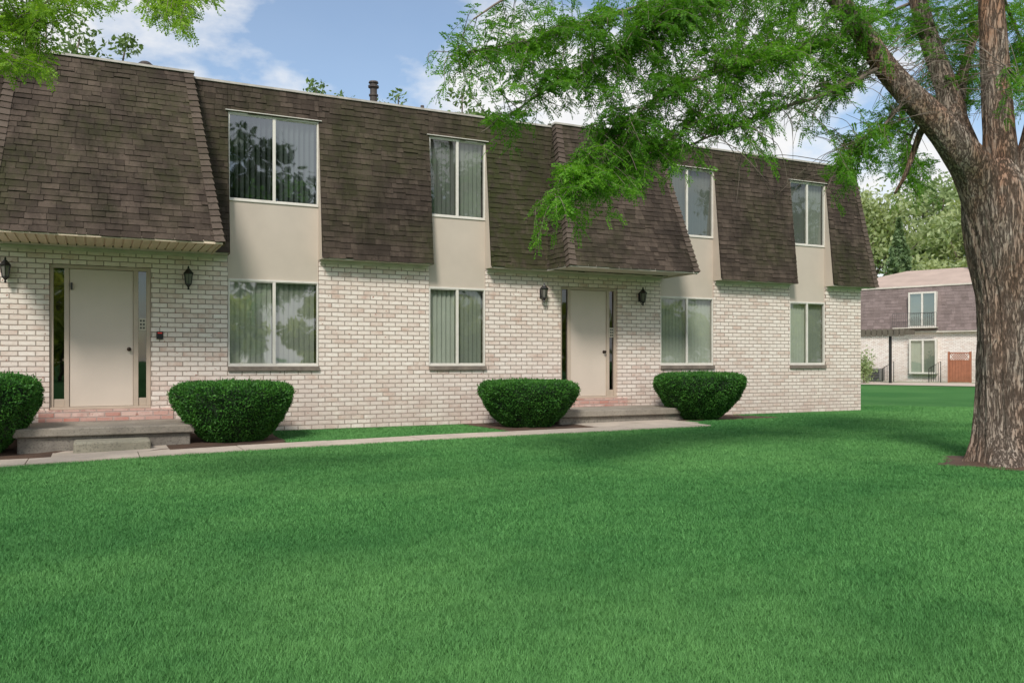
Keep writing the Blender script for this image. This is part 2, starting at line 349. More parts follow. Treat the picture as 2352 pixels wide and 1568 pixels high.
def shingles(mb,bl,br,tl,tr,n,r0=0,r1=None,tab=.22,seed=0):
    rd=random.Random(seed); bl,br,tl,tr=map(Vector,(bl,br,tl,tr)); r1=r1 or n
    nrm=(br-bl).cross(tl-bl).normalized(); up=(tl-bl).normalized()
    a0,a1=r0/n,r1/n
    mb.quad(lerp(bl,tl,a0)-nrm*.004,lerp(br,tr,a0)-nrm*.004,lerp(br,tr,a1)-nrm*.004,lerp(bl,tl,a1)-nrm*.004)
    for i in range(r0,r1):
        t0,t1=i/n,(i+1)/n; L0,R0,L1,R1=lerp(bl,tl,t0),lerp(br,tr,t0),lerp(bl,tl,t1),lerp(br,tr,t1)
        ln=(R0-L0).length; s=-((i*.5+.13*(i%3))*tab)%tab+rd.uniform(-.02,.02)-tab
        while s<ln:
            wd=tab*rd.choice((.55,.75,1.,1.,1.2)); a,b=max(s,0)/ln,min(s+wd,ln)/ln; s+=wd
            if b-a<=.01/ln: continue
            g_=.003/ln; a+=g_; b-=g_
            lf=.007+rd.random()*.012; dp=rd.random()*.014+.002
            if rd.random()<.06: dp-=.022
            A=L0+(R0-L0)*a+nrm*lf-up*dp; B=L0+(R0-L0)*b+nrm*lf-up*(dp+rd.uniform(-.004,.004)); Cc=L1+(R1-L1)*b+nrm*.003; Dd=L1+(R1-L1)*a+nrm*.003
            k=len(mb.v); mb.v+=[tuple(q) for q in (A,B,Cc,Dd,A-nrm*(lf+.003),B-nrm*(lf+.003))]
            mb.f+=[(k,k+1,k+2,k+3),(k+4,k+5,k+1,k)]
def caps(mb,p0,p1,na,nb,n=28,wd=.12):
    p0,p1=Vector(p0),Vector(p1); d=(p1-p0)
    for i in range(n):
        a=p0+d*(i/n); b=p0+d*((i+1.15)/n); up=(na+nb).normalized()
        k=len(mb.v); e1=d.cross(na).normalized(); e2=d.cross(nb).normalized()
        if e1.dot(nb)>0: e1=-e1
        if e2.dot(na)>0: e2=-e2
        for q,h in ((a,.034),(b,.012)):
            mb.v+=[tuple(q+e1*wd+na*h*.8),tuple(q+up*h*1.2),tuple(q+e2*wd+nb*h*.8)]
        mb.v+=[tuple(a+e1*wd),tuple(a),tuple(a+e2*wd)]
        mb.f+=[(k,k+1,k+4,k+3),(k+1,k+2,k+5,k+4),(k+6,k+7,k+1,k),(k+7,k+8,k+2,k+1)]
XB=onY(2016,YB); XT=onY(1960,YT)
edges=[XL]+[v for p in WIN for v in p]+[None]
roof=MB()
roof.box(XL,YT+.02,ZT-.08,XT,DEP+.2,ZT+.0); roof=roof.build('roof',M['roof_flat'],bld)
for i in range(0,5):
    a=edges[2*i]; b=edges[2*i+1]; m=MB()
    if b is None:
        shingles(m,(a,YB,ZB),(XB,YB,ZB),(a,YT,ZT),(XT,YT,ZT),NR,seed=i)
        shingles(m,(XB,YB,ZB),(XB,DEP,ZB),(XT,YT,ZT),(XT,DEP,ZT),NR,seed=9)
    else: shingles(m,(a,YB,ZB),(b,YB,ZB),(a,YT,ZT),(b,YT,ZT),NR,seed=i)
    pn=m.build('mansard_panel',M['shingle'],bld)
    bb=b if b is not None else XB; bw=b if b is not None else XE
    m=MB(); m.box(a+.004,YB+.02,ZB-.02,bb-.02,-.002,ZB+.012); m.build('soffit',M['trim'],pn)
    m=MB(); m.box(a+.01,-.035,ZB-.075,bw-.01,-.002,ZB-.022); m.build('frieze_board',M['trim'],pn)
for i,(a,b) in enumerate(WIN):
    m=MB(); shingles(m,(a,YB,ZB),(b,YB,ZB),(a,YT,ZT),(b,YT,ZT),NR,HR,NR,seed=20+i); m.build('mansard_panel',M['shingle'],bld)
    for x,s in ((a,1),(b,-1)):
        m=MB(); m.quad((x+s*.006,ys_(ZB)+.012,ZB-.02),(x+s*.006,.06,ZB-.02),(x+s*.006,.06,ZH2),(x+s*.006,ys_(ZH2)-.004,ZH2)); m.build('cheek',M['beige'],bld)
m=MB(); n1=Vector((0,-1,.11)).normalized(); n2=Vector((1,0,.11)).normalized(); caps(m,(XB,YB,ZB),(XT,YT,ZT),n1,n2); m.build('hip_cap',M['cap'],bld)
m=MB(); m.box(XL,YT-.03,ZT-.008,XT+.03,YT+.06,ZT+.026); m.box(XT-.03,YT+.0599,ZT-.008,XT+.03,DEP,ZT+.026)
m.build('roof_edge_trim',M['edge'],bld)
def projection(px0,px1,tp,yf,x0=None,seed=50,ribbed=False):
    a=onY(px0,yf) if x0 is None else x0; b=onY(px1,yf); yt=-.10; zt=ZT+.03; n=31
    ta,tb=a+.27,(onY(tp,yt) if tp else b-.27)
    m=MB(); shingles(m,(a,yf,ZB),(b,yf,ZB),(ta,yt,zt),(tb,yt,zt),n,seed=seed)
    shingles(m,(a,.0,ZB),(a,yf,ZB),(ta,.1,zt),(ta,yt,zt),n,seed=seed+1); shingles(m,(b,yf,ZB),(b,.0,ZB),(tb,yt,zt),(tb,.1,zt),n,seed=seed+2)
    pr=m.build('canopy_roof',M['shingle'],bld)
    nf=Vector((0,-1,.4)).normalized(); m=MB(); caps(m,(a,yf,ZB),(ta,yt,zt),nf,Vector((-1,0,.1)).normalized()); m.build('hip_cap',M['cap'],pr); m=MB(); caps(m,(b,yf,ZB),(tb,yt,zt),nf,Vector((1,0,.1)).normalized()); m.build('hip_cap',M['cap'],pr)
    m=MB(); m.box(ta-.04,yt-.04,zt-.006,tb+.04,YT-.04,zt+.028); m.build('roof_edge_trim',M['edge'],pr)
    m=MB(); m.box(a+.02,yf+.025,ZB+.002,b-.02,-.003,ZB+.02)
    if ribbed:
        x=a+.03
        while x<b-.05:
            x2=min(x+.12,b-.02); m.box(x+.011,yf+.03,ZB-.016,x2-.011,-.003,ZB+.003); x+=.12
    m.box(a+.01,yf+.005,ZB-.03,b-.01,yf+.0249,ZB+.02); m.box(a+.0,yf+.03,ZB-.03,a+.018,-.003,ZB+.02); m.box(b-.018,yf+.03,ZB-.03,b,-.003,ZB+.02)
    m.build('soffit',M['soffit'] if ribbed else M['trim'],pr)
pb=onY(513,-1.4); projection(0,513,440,-1.4,x0=pb-3.02,seed=50,ribbed=True)
projection(1310,1605,None,-1.12,seed=60)
# windows
def window(a,b,z0,z1,lower,idx,bms,gms,openness=.35):
    m=MB(); w_=.034; y0,y1=.012,.075
    m.box(a+.008,y0,z0,b-.008,y1,z0+w_); m.box(a+.008,y0,z1-w_,b-.008,y1,z1); m.box(a+.008,y0,z0+w_+.0005,a+w_,y1,z1-w_-.0005); m.box(b-w_,y0,z0+w_+.0005,b-.008,y1,z1-w_-.0005)
    c=(a+b)/2; m.box(c-.024,y0+.004,z0+w_+.0005,c+.024,y1-.005,z1-w_-.0005)
    for s0,s1,yy in ((a+w_,c-.024,.03),(c+.024,b-w_,.045)):
        m.box(s0+.0005,yy-.008,z0+w_+.001,s1-.0005,yy+.012,z0+w_+.016); m.box(s0+.0005,yy-.008,z1-w_-.016,s1-.0005,yy+.012,z1-w_-.001)
    if not lower: m.box(a-.04,-.035,z1+.001,b+.04,.02,z1+.014)
    fr=m.build('window',M['white'],bld,bevel=.003)
    for (s0,s1,yy),gm in zip(((a+w_,c-.024,.034),(c+.024,b-w_,.049)),gms):
        p=MB(); p.quad((s0,yy,z0+w_),(s1,yy,z0+w_),(s1,yy,z1-w_),(s0,yy,z1-w_)); p.build('pane',gm,fr)
    rd=random.Random(idx)
    for s0,s1,ang,bm in ((a+.03,c,openness,bms[0]),(c,b-.03,openness*.85,bms[1])):
        p=MB(); x=s0+.03
        while x<s1:
            an=-ang+rd.uniform(-.07,.07); dx,dy=.047*math.cos(an),.047*math.sin(an); y=.125
            nxv,nyv=math.sin(an)*.006,-math.cos(an)*.006
            p.quad((x-dx,y-dy,z0+.05),(x+nxv,y+nyv,z0+.05),(x+nxv,y+nyv,z1-.03),(x-dx,y-dy,z1-.03)); p.quad((x+nxv,y+nyv,z0+.05),(x+dx,y+dy,z0+.05),(x+dx,y+dy,z1-.03),(x+nxv,y+nyv,z1-.03)); x+=.086
        p.build('blind',bm,fr)
    if lower:
        p=MB(); p.box(a-.0,-.04,ZSB,b+.0,.14,z0-.001); p.build('sill',M['sill'],fr,bevel=.006)
    return fr
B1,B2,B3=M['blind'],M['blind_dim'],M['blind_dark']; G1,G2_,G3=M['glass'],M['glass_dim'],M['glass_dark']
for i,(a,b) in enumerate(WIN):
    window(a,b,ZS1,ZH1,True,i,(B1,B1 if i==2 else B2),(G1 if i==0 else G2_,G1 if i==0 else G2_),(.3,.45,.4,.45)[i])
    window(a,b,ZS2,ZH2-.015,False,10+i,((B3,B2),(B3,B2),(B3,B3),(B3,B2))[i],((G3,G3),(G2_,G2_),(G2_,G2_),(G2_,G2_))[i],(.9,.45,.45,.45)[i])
    m=MB(); m.box(a+.006,.03,ZH1+.002,b-.006,.07,ZS2-.002); m.build('spandrel_panel',M['beige'],bld)
# doors
def entry(a,b,ix):
    W=b-a; k=W/234.; X_=lambda p:a+(p-113)*k
    y=.075; m=MB(); z0,z1=DZ0,DZ1
    m.box(a+.003,y-.035,z1-.055,b-.003,y+.06,z1-.003); m.box(a+.003,y-.06,z0-.01,b-.003,y+.06,z0+.03)
    for p0,p1 in ((113.6,122),(146,157),(305,317),(336,346.4)): m.box(X_(p0),y-.03,z0+.031,X_(p1),y+.06,z1-.056)
    for p0,p1 in ((122,146),(317,336)): m.box(X_(p0)+.001,y-.012,z0+.031,X_(p1)-.001,y+.05,z0+.15)
    fr=m.build('door_frame',M['frame'],bld,bevel=.004)
    for p0,p1 in ((122,146),(317,336)):
        p=MB(); p.quad((X_(p0),y+.01,z0+.15),(X_(p1),y+.01,z0+.15),(X_(p1),y+.01,z1-.056),(X_(p0),y+.01,z1-.056)); p.build('sidelight_pane',M['glass_door'],fr)
    p=MB(); zi=1.72; p.box(X_(317.5),y-.02,zi-.10,X_(335.5),y+.008,zi+.09); ic=p.build('intercom',M['plastic'],fr,bevel=.003)
    for r_ in range(3):
        for c_ in range(2):
            p=MB(); xx=lerp(X_(317.5),X_(335.5),.3+.4*c_); zz=zi-.06+r_*.055; p.box(xx-.012,y-.026,zz-.014,xx+.012,y-.021,zz+.014); p.build('intercom_button',M['black'],fr)
    p=MB(); p.box(X_(157)+.004,y-.012,z0+.034,X_(305)-.004,y+.035,z1-.06); lf=p.build('door',M['door'],bld,bevel=.003)
    p=MB(); kx,kz=X_(295),z0+.90; p.lathe((kx,y-.012,kz),[(.031,0),(.031,-.008),(.012,-.012),(.012,-.035),(.027,-.045),(.028,-.06),(.016,-.07),(.002,-.072)],14,'y'); p.build('knob',M['knob'],lf,True)
    if ix==0:
        p=MB(); p.box(X_(160),y-.05,z1-.37,X_(164.5),y-.013,z1-.27); p.build('closer_bracket',M['black'],lf)
    p=MB(); p.box(a-.14,-.018,.246,b+.32 if ix==0 else b+.22,.06,DZ0-.012); p.build('threshold_course',M['brick_red'],bld)
for i,(a,b) in enumerate(DOOR): entry(a,b,i)
def vent(px,y,pt,rad,cap):
    x=onY(px,y); zt=zY(px,pt,y); m=MB()
    if cap==2: m.lathe((x,y,0),[(rad*.6,ZT),(rad*.6,zt-.16),(rad,zt-.15),(rad*1.05,zt-.06),(rad*.6,zt-.01),(.01,zt)],16)
    elif cap: m.lathe((x,y,0),[(rad*1.0,ZT),(rad,zt-.30),(rad*1.25,zt-.29),(rad*1.25,zt-.26),(rad*.95,zt-.25),(rad*.95,zt-.14),(rad*1.45,zt-.12),(rad*1.45,zt-.085),(rad*1.0,zt-.07),(rad*1.0,zt-.035),(rad*1.35,zt-.03),(rad*1.2,zt),(.01,zt+.01)],18)
    else: m.lathe((x,y,0),[(rad,ZT),(rad,zt),(rad*.7,zt),(rad*.7,zt-.1)],12)
    m.build('vent_pipe',M['steel'],roof)
vent(858,2.2,188,.074,1); vent(970,1.2,243,.035,0); vent(1137,2.2,262,.13,2); vent(334,2.4,142,.13,2); vent(1262,1.4,285,.04,0)
# ---------------------------------------------------------------- lanterns
def lantern():
    t=thing('wall_lantern',"black carriage lantern on brick at the photo's left edge left of the left door",'lamp',(0,0,0),0,'black carriage lanterns flanking the doors',True)
    m=MB(); m.box(-.035,-.022,-.10,.035,-.001,.07); m.tube([(0,-.02,-.03),(0,-.06,-.055),(0,-.10,-.10),(0,-.12,-.12)],.011,8); m.tube([(0,-.02,-.08),(0,-.05,-.13),(0,-.09,-.16),(0,-.12,-.15)],.008,8); m.build('bracket',M['black'],t,bevel=.004)
    m=MB(); c=(0,-.12,0)
    m.lathe(c,[(.012,-.185),(.02,-.165),(.012,-.15),(.028,-.125),(.05,-.105),(.05,-.09),(.02,-.088)],6)
    for k in range(6):
        an=2*math.pi*(k+.5)/6; m.tube([(.047*math.cos(an),-.12+.047*math.sin(an),-.095),(.068*math.cos(an),-.12+.068*math.sin(an),.065)],.006,5)
    m.build('cage',M['black'],t)
    m=MB(); m.lathe(c,[(.04,-.088),(.061,.062)],6); m.build('glass',M['lamp_glass'],t)
    m=MB(); m.lathe(c,[(.075,.060),(.085,.072),(.065,.095),(.036,.125),(.03,.14),(.012,.15),(.018,.165),(.008,.185),(.001,.19)],6); m.build('cap',M['black'],t)
    return t
L0=lantern(); lp=[(17,622,L0['label']),(434,640,'black carriage lantern on brick right of the left door, above the card reader'),(1246,673,'black carriage lantern on brick left of the right door'),(1472,682,'black carriage lantern on brick right of the right door')]
for i,(px,py,lb) in enumerate(lp):
    loc=(onY(px-3),-.001,zY(px,py))
    if i==0: L0.location=loc
    else: dup(L0,loc,0,None,lb)
cx,cz=onY(367),zY(367,770)
t=thing('card_reader','small black card reader with red light on brick right of the left door','card reader',(cx,0,cz))
m=MB(); m.box(cx-.05,-.03,cz-.06,cx+.05,-.001,cz+.06); m.build('housing',M['black'],t,bevel=.006)
m=MB(); m.box(cx-.036,-.036,cz-.05,cx+.036,-.0302,cz+.01); m.build('reader_face',M['dark'],t)
m=MB(); m.box(cx-.032,-.034,cz+.028,cx+.032,-.0302,cz+.044); m.build('light',M['led'],t)
# ---------------------------------------------------------------- porches, step, path, beds
def porch(px0,px1,yf,zt,label):
    a,b=onY(px0,yf),onY(px1,yf); t=thing('porch',label,'porch',((a+b)/2,yf/2,0))
    m=MB(); m.box(a,yf,zt-.115,b,-.02,zt); s=m.build('slab',M['conc'],t,bevel=.018)
    m=MB(); m.box(a+.05,yf+.06,-.4,b-.05,-.03,zt-.114); m.build('base',M['conc_base'],t,bevel=.02)
    return a,b
pa=porch(28,447,-1.38,.245,'wide concrete porch slab on pitted base below the left door, with a step in front')
pb_=porch(1283,1580,-1.2,.262,'wide concrete porch slab below the right door between two bushes')
sa,sb=onY(168,-1.75),onY(347,-1.75)
t=thing('concrete_step','low worn concrete step block with rounded edges before the left porch','step',((sa+sb)/2,-1.6,g(0,-1.7)))
m=MB(); m.box(sa,-1.76,-.3,sb,-1.345,.085); m.build('step_block',M['conc_step'],t,bevel=.035)
YLO,YUP=-2.70,-2.08
m=MB()
def slab(x0,x1,y0,y1,off=.018):
    q=[(x0,y0),(x1,y0),(x1,y1),(x0,y1)]; top=[(x,y,g(x,y)+off) for x,y in q]; bot=[(x,y,g(x,y)-.1) for x,y in q]
    m.quad(*top)
    for i in range(4): j=(i+1)%4; m.quad(bot[i],bot[j],top[j],top[i])
xe=onY(1608,-2.4); x=-7.
while x<xe:
    x2=min(x+1.25,xe); slab(x+.006,x2-.006,YLO,YUP,.022+random.uniform(-.004,.004)); x=x2
ap0,ap1=onY(1350,-1.7),onY(1560,-1.5)
slab(ap0,(ap0+ap1)/2-.006,YUP+.012,-1.15,.02); slab((ap0+ap1)/2+.006,ap1,YUP+.012,-1.15,.022)
al0,al1=onY(118,-1.9),onY(388,-1.9); slab(al0,al1,YUP+.012,-1.36,.016)
struct(m.build('path',M['path']))
def bed(name,x0,x1,y0,y1,off=.006,nx_=40,ny_=12,rag=.06):
    V=[];Fc=[]
    for i in range(nx_+1):
        for j in range(ny_+1):
            x=lerp(x0,x1,i/nx_); y=lerp(y0,y1,j/ny_)
            if i in (0,nx_): x+=mnoise.noise((y*3,7,x0))*rag*2
            V.append((x,y,g(x,y)+off+max(0,mnoise.noise((x*5,y*5,3)))*.03))
    for i in range(nx_):
        for j in range(ny_): k=i*(ny_+1)+j; Fc.append((k,k+ny_+1,k+ny_+2,k+1))
    return struct(npmesh(name,V,Fc,M['mulch'],None,True))
GS0,GS1=onY(650,-1.5),onY(1140,-1.5)
bed('mulch_bed',-6,GS0,YUP+.0,-.02); bed('mulch_bed',GS1,pb_[0]+.3,YUP,-.02); BC1=onY(1745,-.9); bed('mulch_bed',pb_[1]-.3,BC1,-1.55,-.02)
# ---------------------------------------------------------------- bushes
def bush():
    t=thing('clipped_bush',"clipped dome shaped green bush cut by the photo's left edge beside the left porch",'bush',(0,0,0),0,'clipped bushes beside the porches',True)
    prof=[(.34,.0),(.47,.08),(.61,.22),(.74,.38),(.835,.54),(.89,.68),(.90,.77),(.87,.85),(.77,.90),(.50,.925),(.0,.93)]
    pr=np.array(prof)
    seg=np.hypot(np.diff(pr[:,0]),np.diff(pr[:,1]))*(pr[1:,0]+pr[:-1,0])/2; cdf=np.concatenate([[0],np.cumsum(seg)])/seg.sum()
    N=32000; u=np.interp(rng.random(N),cdf,np.arange(len(prof))); an=rng.random(N)*2*np.pi
    r=np.interp(u,range(len(prof)),pr[:,0]); z=np.interp(u,range(len(prof)),pr[:,1])
    lump=1+.028*np.sin(3*an+4*z)+.022*np.sin(7*an-9*z+1)+.015*np.sin(13*an+17*z)
    depth=1-np.abs(rng.normal(0,.035,N))+ (rng.random(N)<.05)*.03
    rr=r*lump*depth; zz=z*(.985+.012*np.sin(5*an)+.01*np.sin(11*an+3))*np.where(z>.8,depth,1)
    cen=np.stack([rr*np.cos(an),rr*np.sin(an),np.maximum(zz,.01)],1)
    i=np.clip(u.astype(int),0,len(prof)-2); dr=pr[i+1]-pr[i]; nr=dr[:,1];nz=-dr[:,0]; ln=np.hypot(nr,nz)
    nrm=np.stack([nr/ln*np.cos(an),nr/ln*np.sin(an),nz/ln+.35],1)+rng.normal(0,.6,(N,3)); nrm/=np.linalg.norm(nrm,axis=1)[:,None]
    side=np.cross(nrm,rng.normal(0,1,(N,3))); side/=np.linalg.norm(side,axis=1)[:,None]
    l=(.024+.024*rng.random(N))[:,None]; w_=(.007+.006*rng.random(N))[:,None]
    V=np.stack([cen-nrm*l*.4-side*w_*.5,cen-side*w_+nrm*l*.1,cen+nrm*l*.7,cen+side*w_+nrm*l*.1],1).reshape(-1,3)
    npmesh('foliage',V,np.arange(N*4).reshape(N,4),M['yew'],t)
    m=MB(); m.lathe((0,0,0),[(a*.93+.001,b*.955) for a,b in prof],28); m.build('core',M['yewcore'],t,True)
    m=MB(); m.tube([(0,0,-.2),(.02,0,.05),(0,.02,.3)],[.05,.045,.03],8); m.build('stem',M['twig'],t)
    return t
bs=bush()
spec=[(-80,-1.15,(.98,.95,1.17),0.3,bs['label']),(538,-1.12,(.98,.97,.97),1.2,'clipped dome shaped green bush right of the left porch under the first window'),(1213,-1.12,(.97,.97,.90),2.4,'clipped dome shaped green bush left of the right porch'),(1605,-1.12,(1.0,.97,.97),4.1,'clipped dome shaped green bush right of the right porch, rightmost of the four bushes')]
for i,(px,y,sc,rz,lb) in enumerate(spec):
    x=onY(px,y); loc=(x,y,g(x,y)-.02+(.03 if i==3 else 0))
    if i==0: bs.location=loc; bs.rotation_euler=(0,0,rz); bs.scale=sc
    else: dup(bs,loc,rz,sc,lb)
# ---------------------------------------------------------------- grass
def blades(name,N,rmin,rmax,amin,amax):
    r=(math.sqrt(rmin)+rng.random(N)*(math.sqrt(rmax)-math.sqrt(rmin)))**2; a=R(26.03)+np.radians(rng.uniform(amin,amax,N))
    x=r*np.sin(a); y=-D+r*np.cos(a)
    tx,ty=TREE.x,TREE.y
    ok=(y<YLO-.005+.015*np.sin(x*9))&(np.hypot(x-tx,y-ty)>.62+.1*np.sin(5*np.arctan2(y-ty,x-tx)))
    ok|=(x>xe+.02)&(x<XE)&(y<-.06)&~((x<BC1)&(y>-1.55))
    ok|=(x>=XE)&(np.hypot(x-tx,y-ty)>.65)
    ok|=(x>GS0)&(x<GS1)&(y>YUP+.01)&(y<-.10+.03*np.sin(x*7))
    ok|=(x>ap1+.03)&(x<xe)&(y>YUP+.01)&(y<-1.5)
    x,y,r=x[ok],y[ok],r[ok]; n=len(x); z=gn(x,y)
    T=np.zeros(n)
    for _ in range(14):
        k=2*np.pi/rng.uniform(.10,.45); q=rng.uniform(0,2*np.pi); T+=np.sin(k*(x*math.cos(q)+y*math.sin(q))+rng.uniform(0,6.28)+2*np.sin(x*1.3+y*.7))
    T/=math.sqrt(7.)
    h=np.clip(.017+.003*T+.010*rng.random(n),.009,.045)*np.where(rng.random(n)<.02,1.5,1.)
    w_=(.0008+.00029*r); an=rng.random(n)*2*np.pi; ln=rng.random(n)*2*np.pi; le=h*rng.uniform(.2,1.2,n)
    sx,sy=np.cos(an)*w_,np.sin(an)*w_; lx,ly=np.cos(ln)*le,np.sin(ln)*le
    V=np.stack([np.stack([x-sx,y-sy,z-.004],1),np.stack([x+sx,y+sy,z-.004],1),np.stack([x+lx,y+ly,z+h],1)],1).reshape(-1,3)
    o=npmesh(name,V,np.arange(n*3).reshape(n,3),M['grass']); struct(o,'stuff'); o['label']='short mown green grass covering the whole lawn'; o['category']='grass'; return o
TB=P(2318,1065,9.3); TREE=TB.copy(); TREE.z=g(TB.x,TB.y)
blades('grass',1350000,2.5,24,-38,38)
# ---------------------------------------------------------------- leaf builders
def compound(bases,dirs,lens,mat,name,parent,pairs=8):
    n=len(bases); bases=np.asarray(bases); dirs=np.asarray(dirs); lens=np.asarray(lens)[:,None]
    up=np.array([0,0,1.])+rng.normal(0,.6,(n,3)); side=np.cross(dirs,up); side/=np.linalg.norm(side,axis=1)[:,None]
    nr=np.cross(side,dirs); Vs=[]
    for k in range(pairs):
        t=.12+.88*k/(pairs-1); c=bases+dirs*lens*t; c[:,2]-=(lens[:,0]*.28*t*t)
        ls=lens*.27*(1-.45*abs(t-.45))*rng.uniform(.8,1.2,(n,1)); lw=lens*.070
        for s in (-1,1):
            d=side*s*.9+dirs*.42-nr*rng.uniform(-.25,.45,(n,1)); tip=c+d*ls; mid=c+d*ls*.5
            wv=dirs*lw+nr*lw*rng.uniform(-.8,.8,(n,1))
            Vs.append(np.stack([c,mid-wv,tip,mid+wv],1))
    V=np.concatenate(Vs,0).reshape(-1,3)
    return npmesh(name,V,np.arange(len(V)).reshape(-1,4),mat,parent)
def cards(cen,size,mat,name,parent,flat=.0):
    n=len(cen); a=rng.normal(0,1,(n,3)); a/=np.linalg.norm(a,axis=1)[:,None]; b=np.cross(a,rng.normal(0,1,(n,3))); b/=np.linalg.norm(b,axis=1)[:,None]
    s=np.asarray(size)[:,None]; V=np.stack([cen-a*s,cen-b*s*.45,cen+a*s,cen+b*s*.45],1).reshape(-1,3)
    return npmesh(name,V,np.arange(n*4).reshape(n,4),mat,parent)
# ---------------------------------------------------------------- the big honey locust
ZT0=9.3; pxm=ZT0/F
tree=thing('honey_locust_tree','big honey locust tree with forked grey brown trunk standing on the lawn at the right','tree',tuple(TREE))
def limb(mb,pts,n=14,sub=6,amp=.08,ridg=0.):
    p,r=spline([P(a,b,ZT0+dz) for a,b,_,dz in pts],[q*pxm for _,_,q,_ in pts],sub)
    def fn(i,an,c): return 1+amp*1.5*mnoise.noise((c.x+math.cos(an),c.y+math.sin(an),c.z*1.2))+amp*mnoise.noise((math.cos(an)*3,math.sin(an)*3,c.z*.9))+ridg*mnoise.noise((math.cos(an)*7,math.sin(an)*7,c.z*1.1))
    mb.tube(p,r,n,fn); return p
m=MB()
tp=[(2324,1120,122,0),(2324,1085,112,0),(2322,1055,94,0),(2320,1015,78,0),(2318,960,68,0),(2316,880,63,0),(2315,780,61,0),(2312,680,63,0),(2302,590,71,0),(2294,500,74,0),(2287,430,66,0),(2284,370,36,0)]
p,r=spline([P(a,b,ZT0+dz) for a,b,_,dz in tp],[q*pxm for _,_,q,_ in tp],12)
zb_=p[0].z
def tf(i,an,c):
    fl=max(0,1-(c.z-zb_)/.75); v=1+fl*fl*.32*math.cos(5*an+.6)+fl*.12*math.cos(3*an+2)
    ca,sa_=math.cos(an+c.z*.15),math.sin(an+c.z*.15)
    v+=.11*mnoise.noise((ca*1.6,sa_*1.6,c.z*.8))+.08*mnoise.noise((ca*4.5,sa_*4.5,c.z*.5))
    v+=.05*(abs(mnoise.noise((ca*9,sa_*9,c.z*.9)))*2-.4)+.028*mnoise.noise((ca*20,sa_*20,c.z*2.))+.016*mnoise.noise((ca*40,sa_*40,c.z*5.))
    return v
m.tube(p,r,200,tf)
G=[]
G+=limb(m,[(2292,620,26,.0),(2272,510,46,-.02),(2242,405,46,-.1),(2202,345,39,-.2),(2150,280,32,-.25),(2090,218,26,-.3),(2030,150,23,-.3),(1968,62,21,-.35),(1915,-12,19,-.4),(1850,-120,15,-.5),(1760,-210,10,-.6)],44,10,.08,.09)
G+=limb(m,[(2266,470,36,.25),(2220,350,32,.5),(2192,280,28,.6),(2172,200,25,.7),(2140,110,22,.8),(2108,0,20,.9),(2070,-150,15,1.),(2020,-300,9,1.1)],36,10,.08,.09)
G+=limb(m,[(2306,620,28,.0),(2303,500,46,.0),(2300,390,40,0),(2295,300,33,0),(2287,200,30,0),(2277,60,28,0),(2268,-100,24,0),(2240,-320,17,0),(2200,-520,9,0)],44,10,.08,.09)
G+=limb(m,[(2322,660,26,0),(2332,545,42,.0),(2350,450,40,-.05),(2378,350,36,-.1),(2405,230,32,-.1),(2440,60,27,-.1),(2500,-150,20,-.1),(2580,-350,10,0)],36,10,.08,.09)
G+=limb(m,[(2215,330,18,.4),(2205,220,14,.9),(2225,120,11,1.3),(2260,30,9,1.6),(2290,-80,8,2.)],12)
G+=limb(m,[(2150,270,10,-.2),(2118,300,8,-.1),(2105,330,7,0),(2080,400,5,0),(2055,445,3,.1)],8)
m.build('trunk',M['bark'],tree,True)
bm_=MB(); Gb=[]
def br(pts):
    global Gb
    Gb+=limb(bm_,[(a+random.uniform(-12,12)*(i>0),b+random.uniform(-14,14)*(i>0),c_*.48,d) for i,(a,b,c_,d) in enumerate(pts)],7,7,.15)
br([(1968,62,12,-.35),(1860,95,9,-.6),(1720,150,8,-.9),(1570,200,6.5,-1.1),(1440,280,5,-1.3),(1340,380,4,-1.4),(1270,460,2.5,-1.5)])
br([(1915,-12,13,-.4),(1760,-25,10,-.6),(1560,5,8,-.9),(1370,55,6,-1.1),(1210,95,4.5,-1.2),(1060,120,2.5,-1.3)])
br([(1560,5,7,-.9),(1440,90,6,-1.1),(1310,170,5,-1.2),(1190,240,4,-1.3),(1100,310,2.5,-1.3)])
br([(2030,150,10,-.3),(1910,205,8,-.5),(1780,255,6,-.6),(1660,300,5,-.7),(1560,340,3,-.8)])
br([(2090,218,9,-.3),(2020,290,7,-.3),(1965,340,5,-.2),(1925,385,3,-.1)])
br([(1850,-120,12,-.5),(1600,-130,9,-.8),(1350,-80,7,-1.),(1180,-10,5,-1.1),(1090,40,3,-1.2)])
br([(1720,150,6,-.9),(1640,240,5,-1.),(1540,330,4,-1.1),(1460,390,3,-1.2)])
br([(2172,200,9,.7),(2110,300,7,1.1),(2080,380,5,1.5),(2100,440,3,1.8)])
br([(2268,-100,12,0),(2330,40,8,.8),(2350,140,6,1.2)])
br([(2108,0,10,.9),(1990,60,7,1.2),(1880,150,5,1.4),(1800,240,3,1.5)])
br([(2405,230,9,-.1),(2350,200,6,-.8),(2310,150,4,-1.2)])
G=[tuple(q) for q in G if q.z>4]+[tuple(q) for q in Gb]*2
GA=np.array(G)
